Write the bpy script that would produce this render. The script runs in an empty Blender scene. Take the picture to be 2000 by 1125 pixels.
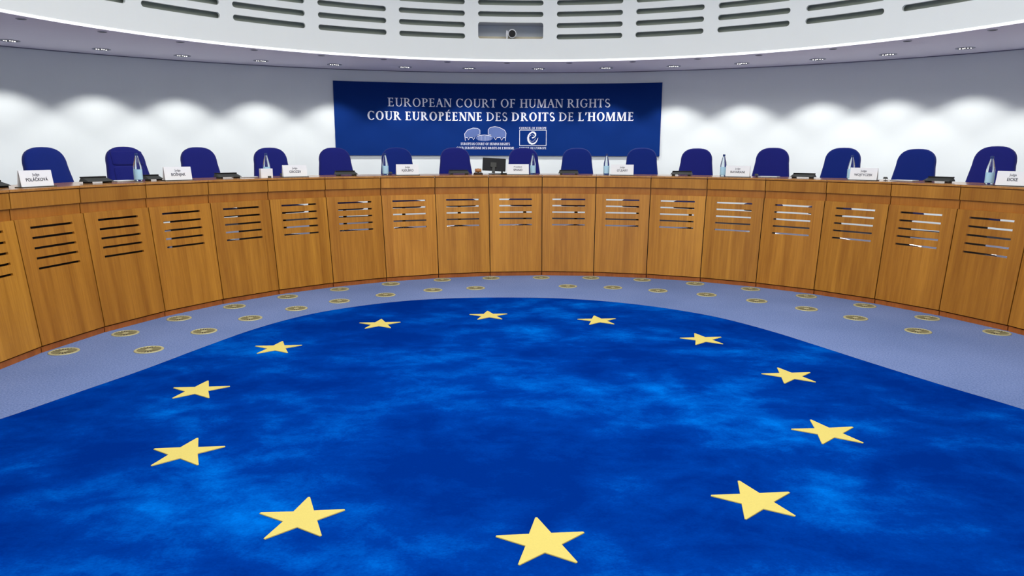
import bpy, math, random
from mathutils import Vector, Matrix
random.seed(7)
SC = bpy.context.scene
COL = SC.collection
PI = math.pi
D = math.radians

# ------------------------------------------------------------------ camera
cam_d = bpy.data.cameras.new('camera')
cam_d.sensor_width = 36.0
cam_d.lens = 1388.27 / 2000 * 36.0
cam_d.clip_end = 100
cam = bpy.data.objects.new('camera', cam_d)
COL.objects.link(cam)
PITCH, ROLL = 0.190308, -0.003452
fwd = Vector((0, math.cos(PITCH), -math.sin(PITCH)))
up0 = Vector((0, math.sin(PITCH), math.cos(PITCH)))
rt0 = Vector((1, 0, 0))
rt = rt0 * math.cos(ROLL) - up0 * math.sin(ROLL)
up = rt0 * math.sin(ROLL) + up0 * math.cos(ROLL)
mw = Matrix((rt, up, -fwd)).transposed().to_4x4()
mw.translation = Vector((0, 0, 1.75))
cam.matrix_world = mw
SC.camera = cam

# ------------------------------------------------------------------ view, world, main lights
SC.view_settings.view_transform = 'Standard'
SC.view_settings.look = 'None'
SC.view_settings.gamma = 1.0
SC.view_settings.exposure = 0.0
SC.view_settings.use_curve_mapping = False
W = bpy.data.worlds.new('world')
SC.world = W
W.use_nodes = True
W.node_tree.nodes['Background'].inputs[0].default_value = (0.8, 0.88, 1.0, 1)
W.node_tree.nodes['Background'].inputs[1].default_value = 0.05

# measured plan of the room (metres, floor z = 0)
BC = Vector((0.520, 5.448))      # centre of the curved bench
BS = 0.987                       # slight flattening of the bench arc
A0, DA = -73.956, 9.0997         # first seam and seam spacing, degrees clockwise from +y
WC, WR = Vector((-0.039, 4.043)), 8.969   # outer wall
RC, RR = Vector((0.202, 5.828)), 5.626    # inner drum
ZS = 3.108                       # soffit height
ZC = 5.3                         # upper ceiling
ZD = 0.50                        # dais
ZT = 1.416                       # bench top

def pt(c, r, a, s=1.0):
    return (c.x + r * math.sin(D(a)), c.y + s * r * math.cos(D(a)))

def light(name, kind, loc, energy, color=(1, 1, 1), **kw):
    l = bpy.data.lights.new(name, kind)
    l.energy = energy
    l.color = color
    rot = kw.pop('rot', (0, 0, 0))
    for k, v in kw.items():
        setattr(l, k, v)
    o = bpy.data.objects.new(name, l)
    o.location = loc
    o.rotation_euler = rot
    COL.objects.link(o)
    return o

# the large lit ceiling over the middle of the room
light('ceiling_light', 'AREA', (0.2, 5.2, ZC - 0.06), 540, (1.0, 0.985, 0.955), shape='DISK', size=7.5)
# added fill behind the camera, lights the middle bench panels head-on
light('rear_fill', 'AREA', (0.0, -1.6, ZS - 0.05), 310, (1.0, 0.99, 0.97), shape='RECTANGLE', size=9.0, size_y=2.4)

# ------------------------------------------------------------------ materials
MATS = {}
def new_mat(name):
    m = bpy.data.materials.new(name)
    m.use_nodes = True
    MATS[name] = m
    nt = m.node_tree
    return m, nt, nt.nodes['Principled BSDF']

def lin(c):
    return tuple(((x / 255) / 12.92 if x / 255 <= 0.04045 else ((x / 255 + 0.055) / 1.055) ** 2.4) for x in c) + (1,)

def nn(nt, t, **kw):
    n = nt.nodes.new(t)
    for k, v in kw.items():
        if k in n.inputs.keys():
            n.inputs[k].default_value = v
        else:
            setattr(n, k, v)
    return n

def plain(name, rgb, rough=0.6, metal=0.0, noise=0.06, nscale=40, bump=0.0, spec=0.5, sheen=0.0, emit=None, coat=0.0):
    m, nt, b = new_mat(name)
    tc = nn(nt, 'ShaderNodeTexCoord')
    nz = nn(nt, 'ShaderNodeTexNoise', Scale=nscale, Detail=3.0)
    nt.links.new(tc.outputs['Object'], nz.inputs['Vector'])
    mx = nn(nt, 'ShaderNodeMix', data_type='RGBA')
    c = lin(rgb)
    mx.inputs[6].default_value = tuple(x * (1 - noise) for x in c[:3]) + (1,)
    mx.inputs[7].default_value = tuple(min(1, x * (1 + noise)) for x in c[:3]) + (1,)
    nt.links.new(nz.outputs['Fac'], mx.inputs[0])
    nt.links.new(mx.outputs[2], b.inputs['Base Color'])
    b.inputs['Roughness'].default_value = rough
    b.inputs['Metallic'].default_value = metal
    b.inputs['Specular IOR Level'].default_value = spec
    b.inputs['Sheen Weight'].default_value = sheen
    b.inputs['Coat Weight'].default_value = coat
    if bump:
        bp = nn(nt, 'ShaderNodeBump', Strength=bump, Distance=0.004)
        nt.links.new(nz.outputs['Fac'], bp.inputs['Height'])
        nt.links.new(bp.outputs[0], b.inputs['Normal'])
    if emit:
        b.inputs['Emission Color'].default_value = lin(emit[0])
        b.inputs['Emission Strength'].default_value = emit[1]
    return m

def wood(name, light_rgb, dark_rgb, rough=0.38, vary=0.06, strips=True):
    m, nt, b = new_mat(name)
    tc = nn(nt, 'ShaderNodeTexCoord')
    oi = nn(nt, 'ShaderNodeObjectInfo')
    off = nn(nt, 'ShaderNodeVectorMath', operation='SCALE')
    cmb = nn(nt, 'ShaderNodeCombineXYZ', X=1.0, Y=0.7, Z=1.3)
    nt.links.new(cmb.outputs[0], off.inputs[0])
    ml = nn(nt, 'ShaderNodeMath', operation='MULTIPLY')
    ml.inputs[1].default_value = 37.0
    nt.links.new(oi.outputs['Random'], ml.inputs[0])
    nt.links.new(ml.outputs[0], off.inputs['Scale'])
    ad = nn(nt, 'ShaderNodeVectorMath', operation='ADD')
    nt.links.new(tc.outputs['Object'], ad.inputs[0])
    nt.links.new(off.outputs[0], ad.inputs[1])
    def grain(sx, sz, scale, detail):
        mp = nn(nt, 'ShaderNodeMapping')
        mp.inputs['Scale'].default_value = (sx, 1.0, sz)
        nt.links.new(ad.outputs[0], mp.inputs['Vector'])
        n = nn(nt, 'ShaderNodeTexNoise', Scale=scale, Detail=detail, Roughness=0.6)
        nt.links.new(mp.outputs[0], n.inputs['Vector'])
        return n
    g1 = grain(30, 1.2, 2.0, 5.0)
    g2 = grain(6, 0.25, 1.6, 2.0)
    # veneer leaves: vertical strips of slightly different tone
    sep = nn(nt, 'ShaderNodeSeparateXYZ')
    nt.links.new(ad.outputs[0], sep.inputs[0])
    sc = nn(nt, 'ShaderNodeMath', operation='MULTIPLY')
    sc.inputs[1].default_value = 8.5
    nt.links.new(sep.outputs[0], sc.inputs[0])
    fl = nn(nt, 'ShaderNodeMath', operation='FLOOR')
    nt.links.new(sc.outputs[0], fl.inputs[0])
    wn = nn(nt, 'ShaderNodeTexWhiteNoise', noise_dimensions='1D')
    nt.links.new(fl.outputs[0], wn.inputs['W'])
    a1 = nn(nt, 'ShaderNodeMath', operation='MULTIPLY'); a1.inputs[1].default_value = 0.62
    a2 = nn(nt, 'ShaderNodeMath', operation='MULTIPLY'); a2.inputs[1].default_value = 0.45
    a3 = nn(nt, 'ShaderNodeMath', operation='MULTIPLY'); a3.inputs[1].default_value = 0.13 if strips else 0.0
    a1.inputs[1].default_value = 0.5; a2.inputs[1].default_value = 0.55
    nt.links.new(g1.outputs['Fac'], a1.inputs[0]); nt.links.new(g2.outputs['Fac'], a2.inputs[0]); nt.links.new(wn.outputs['Value'], a3.inputs[0])
    s1 = nn(nt, 'ShaderNodeMath', operation='ADD'); s2 = nn(nt, 'ShaderNodeMath', operation='ADD')
    nt.links.new(a1.outputs[0], s1.inputs[0]); nt.links.new(a2.outputs[0], s1.inputs[1])
    nt.links.new(s1.outputs[0], s2.inputs[0]); nt.links.new(a3.outputs[0], s2.inputs[1])
    cr = nn(nt, 'ShaderNodeValToRGB')
    cr.color_ramp.elements[0].position = 0.34; cr.color_ramp.elements[0].color = lin(dark_rgb)
    cr.color_ramp.elements[1].position = 0.86; cr.color_ramp.elements[1].color = lin(light_rgb)
    nt.links.new(s2.outputs[0], cr.inputs[0])
    hs = nn(nt, 'ShaderNodeHueSaturation')
    mr = nn(nt, 'ShaderNodeMapRange')
    mr.inputs['To Min'].default_value = 1 - vary * 0.6
    mr.inputs['To Max'].default_value = 1 + vary * 0.6
    nt.links.new(oi.outputs['Random'], mr.inputs['Value'])
    nt.links.new(mr.outputs[0], hs.inputs['Value'])
    nt.links.new(cr.outputs[0], hs.inputs['Color'])
    tone = nn(nt, 'ShaderNodeMix', data_type='RGBA', blend_type='MULTIPLY')   # per-board colour: veneer tone plus painted-in light falloff
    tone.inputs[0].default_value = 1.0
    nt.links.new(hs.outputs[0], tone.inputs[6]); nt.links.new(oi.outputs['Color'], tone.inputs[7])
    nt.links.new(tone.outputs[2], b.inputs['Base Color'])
    b.inputs['Roughness'].default_value = rough
    b.inputs['Specular IOR Level'].default_value = 0.4
    bp = nn(nt, 'ShaderNodeBump', Strength=0.08, Distance=0.002)
    nt.links.new(g1.outputs['Fac'], bp.inputs['Height'])
    nt.links.new(bp.outputs[0], b.inputs['Normal'])
    return m

M_WALL = plain('wall_paint', (226, 232, 231), 0.9, noise=0.01, nscale=3, spec=0.2)
M_SOFFIT = plain('soffit_paint', (232, 227, 238), 0.9, noise=0.01, nscale=3, spec=0.2)
M_DRUM = plain('drum_paint', (236, 241, 236), 0.85, noise=0.01, nscale=3, spec=0.2)
M_CEIL = plain('ceiling_paint', (235, 236, 236), 0.9, noise=0.01, nscale=3)
M_SLOT = plain('slot_backing_grey', (140, 148, 137), 0.9, noise=0.05, nscale=5)
M_NICHE = plain('niche_grey', (226, 232, 238), 0.8, noise=0.03, nscale=4)
M_NICHEF = plain('niche_shelf_tan', (200, 194, 172), 0.8)
M_STRIP = plain('light_strip', (255, 255, 255), 0.5, emit=((245, 245, 255), 1.6))
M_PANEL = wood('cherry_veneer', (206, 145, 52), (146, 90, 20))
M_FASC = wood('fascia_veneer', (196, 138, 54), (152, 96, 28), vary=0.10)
M_RAIL = wood('rail_wood', (184, 122, 48), (150, 90, 26), vary=0.08, strips=False)
M_PLINTH = wood('plinth_wood', (188, 108, 44), (140, 74, 26), vary=0.06, strips=False)
M_TOP = wood('bench_top_wood', (200, 150, 86), (160, 104, 50), rough=0.16, vary=0.05, strips=False)
M_DARK = plain('dark_board', (46, 32, 24), 0.8)
M_BLACK = plain('black_plastic', (12, 12, 14), 0.5, noise=0.1, spec=0.25)
M_GREYP = plain('dark_grey_plastic', (62, 64, 60), 0.5, noise=0.1, spec=0.3)
M_METAL = plain('brushed_metal', (190, 190, 186), 0.35, metal=0.9)
M_FABRIC = plain('blue_wool', (26, 32, 114), 0.9, noise=0.22, nscale=260, bump=0.25, spec=0.15, sheen=0.15)
M_FABRIC2 = plain('royal_blue_wool', (15, 38, 118), 0.9, noise=0.22, nscale=260, bump=0.25, spec=0.15, sheen=0.15)
M_CARD = plain('white_card', (232, 234, 234), 0.7, noise=0.02)
M_INK = plain('dark_ink', (30, 30, 50), 0.6)
M_CAP = plain('dark_blue_cap', (20, 50, 110), 0.35)
M_LABEL = plain('pale_blue_label', (170, 212, 232), 0.6, noise=0.05)
M_ALU = plain('polished_aluminium', (215, 215, 215), 0.22, metal=0.85)
M_LAMP = plain('lamp_lens', (255, 255, 255), 0.4, emit=((255, 252, 245), 5.5))
M_TRIM = plain('lamp_trim_grey', (165, 165, 178), 0.5)
M_BRASS = plain('vent_ring_metal', (178, 174, 132), 0.5, metal=0.15, noise=0.08)
M_VENTF = plain('vent_fin_metal', (142, 136, 98), 0.55, metal=0.15, noise=0.1)
M_VENTD = plain('vent_dark', (58, 56, 50), 0.9)
M_BANNER = plain('banner_blue_print', (11, 46, 114), 0.85, noise=0.10, nscale=2.0, spec=0.08)
M_PRINT = plain('white_print', (232, 236, 244), 0.6, noise=0.01)
M_PRINT2 = plain('pale_grey_print', (86, 108, 166), 0.6, noise=0.08, nscale=80)
M_STAR = plain('yellow_carpet_pile', (202, 185, 101), 0.95, noise=0.06, nscale=120, bump=0.3, spec=0.1)
M_WOODG = wood('gavel_wood', (206, 150, 92), (140, 84, 44), rough=0.3, vary=0.0, strips=False)

# glass with a faint blue tint
M_GLASS, _nt, _b = new_mat('clear_glass')
_b.inputs['Base Color'].default_value = (0.86, 0.95, 0.99, 1)
_b.inputs['Transmission Weight'].default_value = 1.0
_b.inputs['Roughness'].default_value = 0.02
_b.inputs['IOR'].default_value = 1.4

def carpet(name, c1, c2, scale):
    m, nt, b = new_mat(name)
    tc = nn(nt, 'ShaderNodeTexCoord')
    n1 = nn(nt, 'ShaderNodeTexNoise', Scale=scale, Detail=4.0, Roughness=0.7)
    n2 = nn(nt, 'ShaderNodeTexNoise', Scale=0.8, Detail=2.0)
    nt.links.new(tc.outputs['Object'], n1.inputs['Vector'])
    nt.links.new(tc.outputs['Object'], n2.inputs['Vector'])
    av = nn(nt, 'ShaderNodeMath', operation='MULTIPLY_ADD')
    av.inputs[1].default_value = 0.25
    nt.links.new(n2.outputs['Fac'], av.inputs[0]); 
    h = nn(nt, 'ShaderNodeMath', operation='MULTIPLY'); h.inputs[1].default_value = 0.75
    nt.links.new(n1.outputs['Fac'], h.inputs[0]); nt.links.new(h.outputs[0], av.inputs[2])
    cr = nn(nt, 'ShaderNodeValToRGB')
    cr.color_ramp.elements[0].position = 0.35; cr.color_ramp.elements[0].color = lin(c1)
    cr.color_ramp.elements[1].position = 0.65; cr.color_ramp.elements[1].color = lin(c2)
    nt.links.new(av.outputs[0], cr.inputs[0])
    nt.links.new(cr.outputs[0], b.inputs['Base Color'])
    b.inputs['Roughness'].default_value = 0.95
    b.inputs['Specular IOR Level'].default_value = 0.1
    bp = nn(nt, 'ShaderNodeBump', Strength=0.35, Distance=0.004)
    nt.links.new(n1.outputs['Fac'], bp.inputs['Height'])
    nt.links.new(bp.outputs[0], b.inputs['Normal'])
    return m
M_FLOOR = carpet('grey_blue_carpet', (82, 101, 142), (124, 141, 184), 75)
M_DAIS = carpet('dais_carpet', (82, 84, 100), (110, 112, 128), 90)

def rug_mat():
    m, nt, b = new_mat('mottled_blue_rug')
    tc = nn(nt, 'ShaderNodeTexCoord')
    mp = nn(nt, 'ShaderNodeMapping')
    mp.inputs['Scale'].default_value = (0.85, 1.1, 1)
    mp.inputs['Location'].default_value = (3.1, 0.4, 0)
    nt.links.new(tc.outputs['Object'], mp.inputs['Vector'])
    n1 = nn(nt, 'ShaderNodeTexNoise', Scale=0.8, Detail=9.0, Roughness=0.62, Distortion=0.25)
    n2 = nn(nt, 'ShaderNodeTexNoise', Scale=3.2, Detail=8.0, Roughness=0.7, Distortion=0.3)
    n3 = nn(nt, 'ShaderNodeTexNoise', Scale=90.0, Detail=3.0)
    for n in (n1, n2, n3):
        nt.links.new(mp.outputs[0], n.inputs['Vector'])
    def mul(a, k):
        x = nn(nt, 'ShaderNodeMath', operation='MULTIPLY'); x.inputs[1].default_value = k
        nt.links.new(a, x.inputs[0]); return x.outputs[0]
    def add(a, c):
        x = nn(nt, 'ShaderNodeMath', operation='ADD')
        nt.links.new(a, x.inputs[0]); nt.links.new(c, x.inputs[1]); return x.outputs[0]
    t = add(add(mul(n1.outputs['Fac'], 0.58), mul(n2.outputs['Fac'], 0.34)), mul(n3.outputs['Fac'], 0.08))
    cr = nn(nt, 'ShaderNodeValToRGB')
    e = cr.color_ramp.elements
    e[0].position = 0.42; e[0].color = lin((0, 38, 116))
    e[1].position = 0.645; e[1].color = lin((0, 98, 190))
    x = e.new(0.51); x.color = lin((0, 50, 134))
    x = e.new(0.575); x.color = lin((0, 72, 160))
    nt.links.new(t, cr.inputs[0])
    nt.links.new(cr.outputs[0], b.inputs['Base Color'])
    b.inputs['Roughness'].default_value = 0.95
    b.inputs['Specular IOR Level'].default_value = 0.0
    bp = nn(nt, 'ShaderNodeBump', Strength=0.3, Distance=0.004)
    nt.links.new(n3.outputs['Fac'], bp.inputs['Height'])
    nt.links.new(bp.outputs[0], b.inputs['Normal'])
    return m
M_RUG = rug_mat()

# ------------------------------------------------------------------ mesh helpers
class MB:
    def __init__(s):
        s.v, s.f = [], []
    def poly(s, pts):
        i = len(s.v); s.v += [tuple(p) for p in pts]; s.f.append(tuple(range(i, i + len(pts)))); return s
    def box(s, c, d, rot=None, taper=1.0):
        i = len(s.v); x, y, z = d[0] / 2, d[1] / 2, d[2] / 2
        for sx, sy, sz in ((-1,-1,-1),(1,-1,-1),(1,1,-1),(-1,1,-1),(-1,-1,1),(1,-1,1),(1,1,1),(-1,1,1)):
            k = taper if sz > 0 else 1.0
            p = Vector((sx * x * k, sy * y * k, sz * z))
            if rot: p = rot @ p
            s.v.append((c[0] + p.x, c[1] + p.y, c[2] + p.z))
        for f in ((3,2,1,0),(4,5,6,7),(0,1,5,4),(1,2,6,5),(2,3,7,6),(3,0,4,7)):
            s.f.append(tuple(i + k for k in f))
        return s
    def loops(s, rings, cap0=True, cap1=True):
        i = len(s.v); n = len(rings[0])
        for r in rings: s.v += [tuple(p) for p in r]
        for j in range(len(rings) - 1):
            for k in range(n):
                a, b = i + j * n + k, i + j * n + (k + 1) % n
                s.f.append((a, b, b + n, a + n))
        if cap0: s.f.append(tuple(i + k for k in reversed(range(n))))
        if cap1: s.f.append(tuple(i + (len(rings) - 1) * n + k for k in range(n)))
        return s
    def lathe(s, prof, n=20, c=(0, 0, 0), cap0=True, cap1=True):
        return s.loops([[(c[0] + r * math.cos(2*PI*k/n), c[1] + r * math.sin(2*PI*k/n), c[2] + z) for k in range(n)] for r, z in prof], cap0, cap1)
    def tube(s, p0, p1, r0, r1=None, n=10):
        r1 = r0 if r1 is None else r1
        p0, p1 = Vector(p0), Vector(p1)
        q = (p1 - p0).to_track_quat('Z', 'Y')
        def ring(p, r): return [tuple(p + q @ Vector((r*math.cos(2*PI*k/n), r*math.sin(2*PI*k/n), 0))) for k in range(n)]
        return s.loops([ring(p0, r0), ring(p1, r1)])
    def mesh(s, name, mat, smooth=False):
        me = bpy.data.meshes.new(name)
        me.from_pydata(s.v, [], s.f)
        if mat: me.materials.append(mat)
        if smooth:
            for p in me.polygons: p.use_smooth = True
        me.update()
        return me
    def build(s, name, mat, parent=None, smooth=False, bevel=0, loc=None, rotz=None):
        o = bpy.data.objects.new(name, s.mesh(name, mat, smooth))
        COL.objects.link(o)
        if parent: o.parent = parent
        if loc: o.location = loc
        if rotz is not None: o.rotation_euler = (0, 0, rotz)
        if bevel:
            m = o.modifiers.new('bevel', 'BEVEL'); m.width = bevel; m.segments = 2; m.limit_method = 'ANGLE'
        return o

def place(name, me, parent=None, loc=(0, 0, 0), rotz=0.0):
    o = bpy.data.objects.new(name, me); COL.objects.link(o)
    o.parent = parent; o.location = loc; o.rotation_euler = (0, 0, rotz)
    return o
def empty(name, loc=(0, 0, 0), rotz=0.0):
    o = bpy.data.objects.new(name, None); COL.objects.link(o)
    o.location = loc; o.rotation_euler = (0, 0, rotz); o.empty_display_size = 0.1
    return o
def tag(o, label, cat, group=None):
    o['label'] = label; o['category'] = cat
    if group: o['group'] = group
    return o
def struct(o, label=None):
    o['kind'] = 'structure'
    if label: o['label'] = label
    return o
def copy_tree(o, parent=None):
    c = o.copy(); COL.objects.link(c); c.parent = parent
    for ch in [x for x in KIDS.get(o.name, [])]:
        copy_tree(ch, c)
    return c
KIDS = {}
def remember(root):
    for o in COL.objects:
        if o.parent: KIDS.setdefault(o.parent.name, [])
    def walk(o):
        ks = [x for x in COL.objects if x.parent == o]
        KIDS[o.name] = ks
        for k in ks: walk(k)
    walk(root)
ORD = ['first','second','third','fourth','fifth','sixth','seventh','eighth','ninth','tenth','eleventh','twelfth','thirteenth','fourteenth','fifteenth','sixteenth','seventeenth','eighteenth']
def nth(i, n, side='left'):
    if i == 0: return 'leftmost'
    if i == n - 1: return 'rightmost'
    if i < (n + 1) // 2: return ORD[i] + ' from left'
    return ORD[n - 1 - i] + ' from right'

# ------------------------------------------------------------------ shell
b = MB(); b.box((0, 4.0, -0.05), (19, 19, 0.1))
struct(b.build('floor', M_FLOOR), 'grey-blue speckled carpet floor around the blue rug')

def arc_wall(c, r, z0, z1, a0, a1, step=2.0, inward=True):
    m = MB(); n = int(round((a1 - a0) / step))
    for i in range(n):
        p, q = pt(c, r, a0 + (a1 - a0) * i / n), pt(c, r, a0 + (a1 - a0) * (i + 1) / n)
        f = [(p[0], p[1], z0), (q[0], q[1], z0), (q[0], q[1], z1), (p[0], p[1], z1)]
        i0 = len(m.v)
        m.v += f; m.f.append((i0, i0 + 1, i0 + 2, i0 + 3))
    return m
w = arc_wall(WC, WR, 0.0, ZS, -180, 180)
struct(w.build('wall_outer', M_WALL), 'white curved wall behind the judges bench')

# soffit ring between outer wall and drum rim
m = MB(); n = 180
for i in range(n):
    a, c = -180 + 360 * i / n, -180 + 360 * (i + 1) / n
    p0, p1 = pt(RC, RR - 0.01, a), pt(RC, RR - 0.01, c)
    q0, q1 = pt(WC, WR, a), pt(WC, WR, c)
    m.poly([(p0[0], p0[1], ZS), (p1[0], p1[1], ZS), (q1[0], q1[1], ZS), (q0[0], q0[1], ZS)])
struct(m.build('ceiling', M_SOFFIT), 'lavender-grey lowered ceiling ring over the judges seats')

# shadow-gap trim where the soffit meets the wall
struct(arc_wall(WC, WR - 0.006, ZS - 0.012, ZS, -100, 100).build('trim_1', plain('shadow_gap', (120, 120, 140), 0.9)))

# upper drum with real slots
starts = [-55.78, -43.84, -31.77, -19.68, -7.48, 4.77, 16.94, 29.12, 41.43, 53.80]
starts = [starts[0] - 12.1 * k for k in (4, 3, 2, 1)] + starts + [starts[-1] + 12.3 * k for k in (1, 2, 3, 4)]
SW, SH = 10.16, 0.076
rows = [3.472, 3.637, 3.802, 3.967, 4.132]
ZB, ZTOP = 3.135, ZC
K = D(1) * RR                              # metres per degree on the drum
m = MB()
def drum_pt(a, z, r=RR):
    p = pt(RC, r, a); return (p[0], p[1], z)
def strip(a0, a1, z0, z1, step=1.3):
    n = max(1, int(math.ceil((a1 - a0) / step)))
    for i in range(n):
        x, y = a0 + (a1 - a0) * i / n, a0 + (a1 - a0) * (i + 1) / n
        m.poly([drum_pt(x, z0), drum_pt(y, z0), drum_pt(y, z1), drum_pt(x, z1)])
def hole(a0, a1, zc, hh, r, zlo, zhi):
    """fills a0..a1 x zlo..zhi around a rounded opening; r = corner radius (m)"""
    ra = r / K
    def corner(side):
        out = []
        ac = a0 + ra if side < 0 else a1 - ra
        for i in range(7):
            t = -PI / 2 + PI / 2 * i / 6
            out.append((ac + side * ra * math.cos(t), zc - hh + r + r * math.sin(t)))
        for i in range(7):
            t = PI / 2 * i / 6
            out.append((ac + side * ra * math.cos(t), zc + hh - r + r * math.sin(t)))
        return out
    for side in (-1, 1):
        L = corner(side)
        for (p, q) in zip(L, L[1:]):       # quads from the opening's edge to the cell's side
            e = a0 if side < 0 else a1
            if abs(p[1] - q[1]) > 1e-6 or True:
                m.poly([drum_pt(e, p[1]), drum_pt(e, q[1]), drum_pt(*q), drum_pt(*p)])
        x0, x1 = (a0, a0 + ra) if side < 0 else (a1 - ra, a1)
        m.poly([drum_pt(x0, zlo), drum_pt(x1, zlo), drum_pt(x1, zc - hh), drum_pt(x0, zc - hh)])
        m.poly([drum_pt(x0, zc + hh), drum_pt(x1, zc + hh), drum_pt(x1, zhi), drum_pt(x0, zhi)])
    strip(a0 + ra, a1 - ra, zlo, zc - hh); strip(a0 + ra, a1 - ra, zc + hh, zhi)
    loop = corner(-1)[::-1]
    nseg = 8
    loop += [(a0 + ra + (a1 - a0 - 2 * ra) * i / nseg, zc - hh) for i in range(1, nseg)]
    loop += corner(1)
    loop += [(a1 - ra - (a1 - a0 - 2 * ra) * i / nseg, zc + hh) for i in range(1, nseg)]
    for i in range(len(loop)):
        p, q = loop[i], loop[(i + 1) % len(loop)]
        m.poly([drum_pt(*p), drum_pt(*q), drum_pt(q[0], q[1], RR + 0.04), drum_pt(p[0], p[1], RR + 0.04)])
strip(-180, starts[0], ZB, ZTOP)
for i, s0 in enumerate(starts):
    s1 = s0 + SW
    nxt = starts[i + 1] if i + 1 < len(starts) else 180
    strip(s1, nxt, ZB, ZTOP)
    niche = abs(s0 + 7.48) < 0.01
    cells = []
    if niche:
        cells.append((3.562, 0.119, 0.035))
    for j, z in enumerate(rows):
        if niche and j < 2: continue
        cells.append((z, SH / 2, SH / 2 - 0.0005))
    z = ZB
    for j, (zc, hh, r) in enumerate(cells):
        zhi = (zc + hh + cells[j + 1][0] - cells[j + 1][1]) / 2 if j + 1 < len(cells) else ZTOP
        hole(s0, s1, zc, hh, r, z, zhi)
        z = zhi
drum = struct(m.build('wall_upper', M_DRUM), 'white curved upper drum wall with rows of slots')
arc_wall(RC, RR + 0.10, 3.30, 3.42, -120, 120).build('slot_backing', M_SLOT, drum)
bk = MB()
for a0_, a1_, z0_, z1_ in ((-120, -8.2, 3.42, ZTOP), (3.4, 120, 3.42, ZTOP), (-8.2, 3.4, 3.70, ZTOP)):
    t_ = arc_wall(RC, RR + 0.10, z0_, z1_, a0_, a1_); i0 = len(bk.v); bk.v += t_.v; bk.f += [tuple(k + i0 for k in f) for f in t_.f]
bk.build('slot_backing', M_SLOT, drum)
nm = MB()
for i in range(8):
    x, y = -8.0 + 11.2 * i / 8, -8.0 + 11.2 * (i + 1) / 8
    nm.poly([drum_pt(x, 3.43, RR + 0.42), drum_pt(y, 3.43, RR + 0.42), drum_pt(y, 3.70, RR + 0.42), drum_pt(x, 3.70, RR + 0.42)])
    nm.poly([drum_pt(x, 3.70, RR + 0.035), drum_pt(y, 3.70, RR + 0.035), drum_pt(y, 3.70, RR + 0.42), drum_pt(x, 3.70, RR + 0.42)])
for a in (-8.0, 3.2):
    nm.poly([drum_pt(a, 3.43, RR + 0.035), drum_pt(a, 3.70, RR + 0.035), drum_pt(a, 3.70, RR + 0.42), drum_pt(a, 3.43, RR + 0.42)])
nm.build('niche_lining', M_NICHE, drum)
nf = MB()
for i in range(8):
    x, y = -8.0 + 11.2 * i / 8, -8.0 + 11.2 * (i + 1) / 8
    nf.poly([drum_pt(x, 3.435, RR + 0.035), drum_pt(y, 3.435, RR + 0.035), drum_pt(y, 3.435, RR + 0.27), drum_pt(x, 3.435, RR + 0.27)])
    nf.poly([drum_pt(x, 3.435, RR + 0.27), drum_pt(y, 3.435, RR + 0.27), drum_pt(y, 3.515, RR + 0.27), drum_pt(x, 3.515, RR + 0.27)])
nf.build('niche_shelf', M_NICHEF, drum)
# upper ceiling
m = MB(); m.poly([drum_pt(a, ZC, RR + 0.2) for a in range(180, -180, -4)])
struct(m.build('ceiling_upper', M_CEIL), 'high white ceiling inside the drum')

# glowing edge at the foot of the drum
tag(arc_wall(RC, RR - 0.004, ZS - 0.002, ZB, -180, 180).build('light_strip', M_STRIP),
    'thin glowing white light strip along the lower rim of the slotted drum', 'light')

# baseboard and dais
m = MB(); n = 120
for i in range(n):
    a, c = -125 + 250 * i / n, -125 + 250 * (i + 1) / n
    p0, p1 = pt(BC, 4.92, a), pt(BC, 4.92, c)
    def outer(a):
        dx, dy = math.sin(D(a)), math.cos(D(a))
        ox, oy = BC.x - WC.x, BC.y - WC.y
        bb = ox * dx + oy * dy
        t = -bb + math.sqrt(bb * bb - (ox * ox + oy * oy - (WR - 0.004) ** 2))
        return (BC.x + t * dx, BC.y + t * dy)
    q0, q1 = outer(a), outer(c)
    m.poly([(p0[0], p0[1], ZD), (p1[0], p1[1], ZD), (q1[0], q1[1], ZD), (q0[0], q0[1], ZD)])
    m.poly([(p0[0], p0[1], 0), (p1[0], p1[1], 0), (p1[0], p1[1], ZD), (p0[0], p0[1], ZD)])
struct(m.build('dais', M_DAIS), 'raised carpeted platform behind the bench')
struct(arc_wall(WC, WR - 0.012, ZD, ZD + 0.11, -100, 100).build('baseboard_outer', plain('baseboard_grey', (52, 50, 56), 0.6)))

# ------------------------------------------------------------------ judges bench
bench = empty('judges_bench', (BC.x, BC.y, 0))
bench.scale = (1, BS, 1)
tag(bench, 'long curved wooden judges bench of slotted veneer panels on grey-blue carpet', 'bench')
H = D(DA / 2)
GAP = 0.0055
def hw(r): return r * math.sin(H) - GAP
def dd(r): return r * math.cos(H)
def seg_slab(r0, r1, z0, z1, gap=0.0):
    """a flat slab of one segment: front at r0, back at r1"""
    m = MB(); a, c = hw(r0) - gap, hw(r1) - gap
    m.loops([[(-a, dd(r0), z0), (a, dd(r0), z0), (c, dd(r1), z0), (-c, dd(r1), z0)],
             [(-a, dd(r0), z1), (a, dd(r0), z1), (c, dd(r1), z1), (-c, dd(r1), z1)]])
    m.f = [tuple(f) for f in m.f]
    return m
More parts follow.
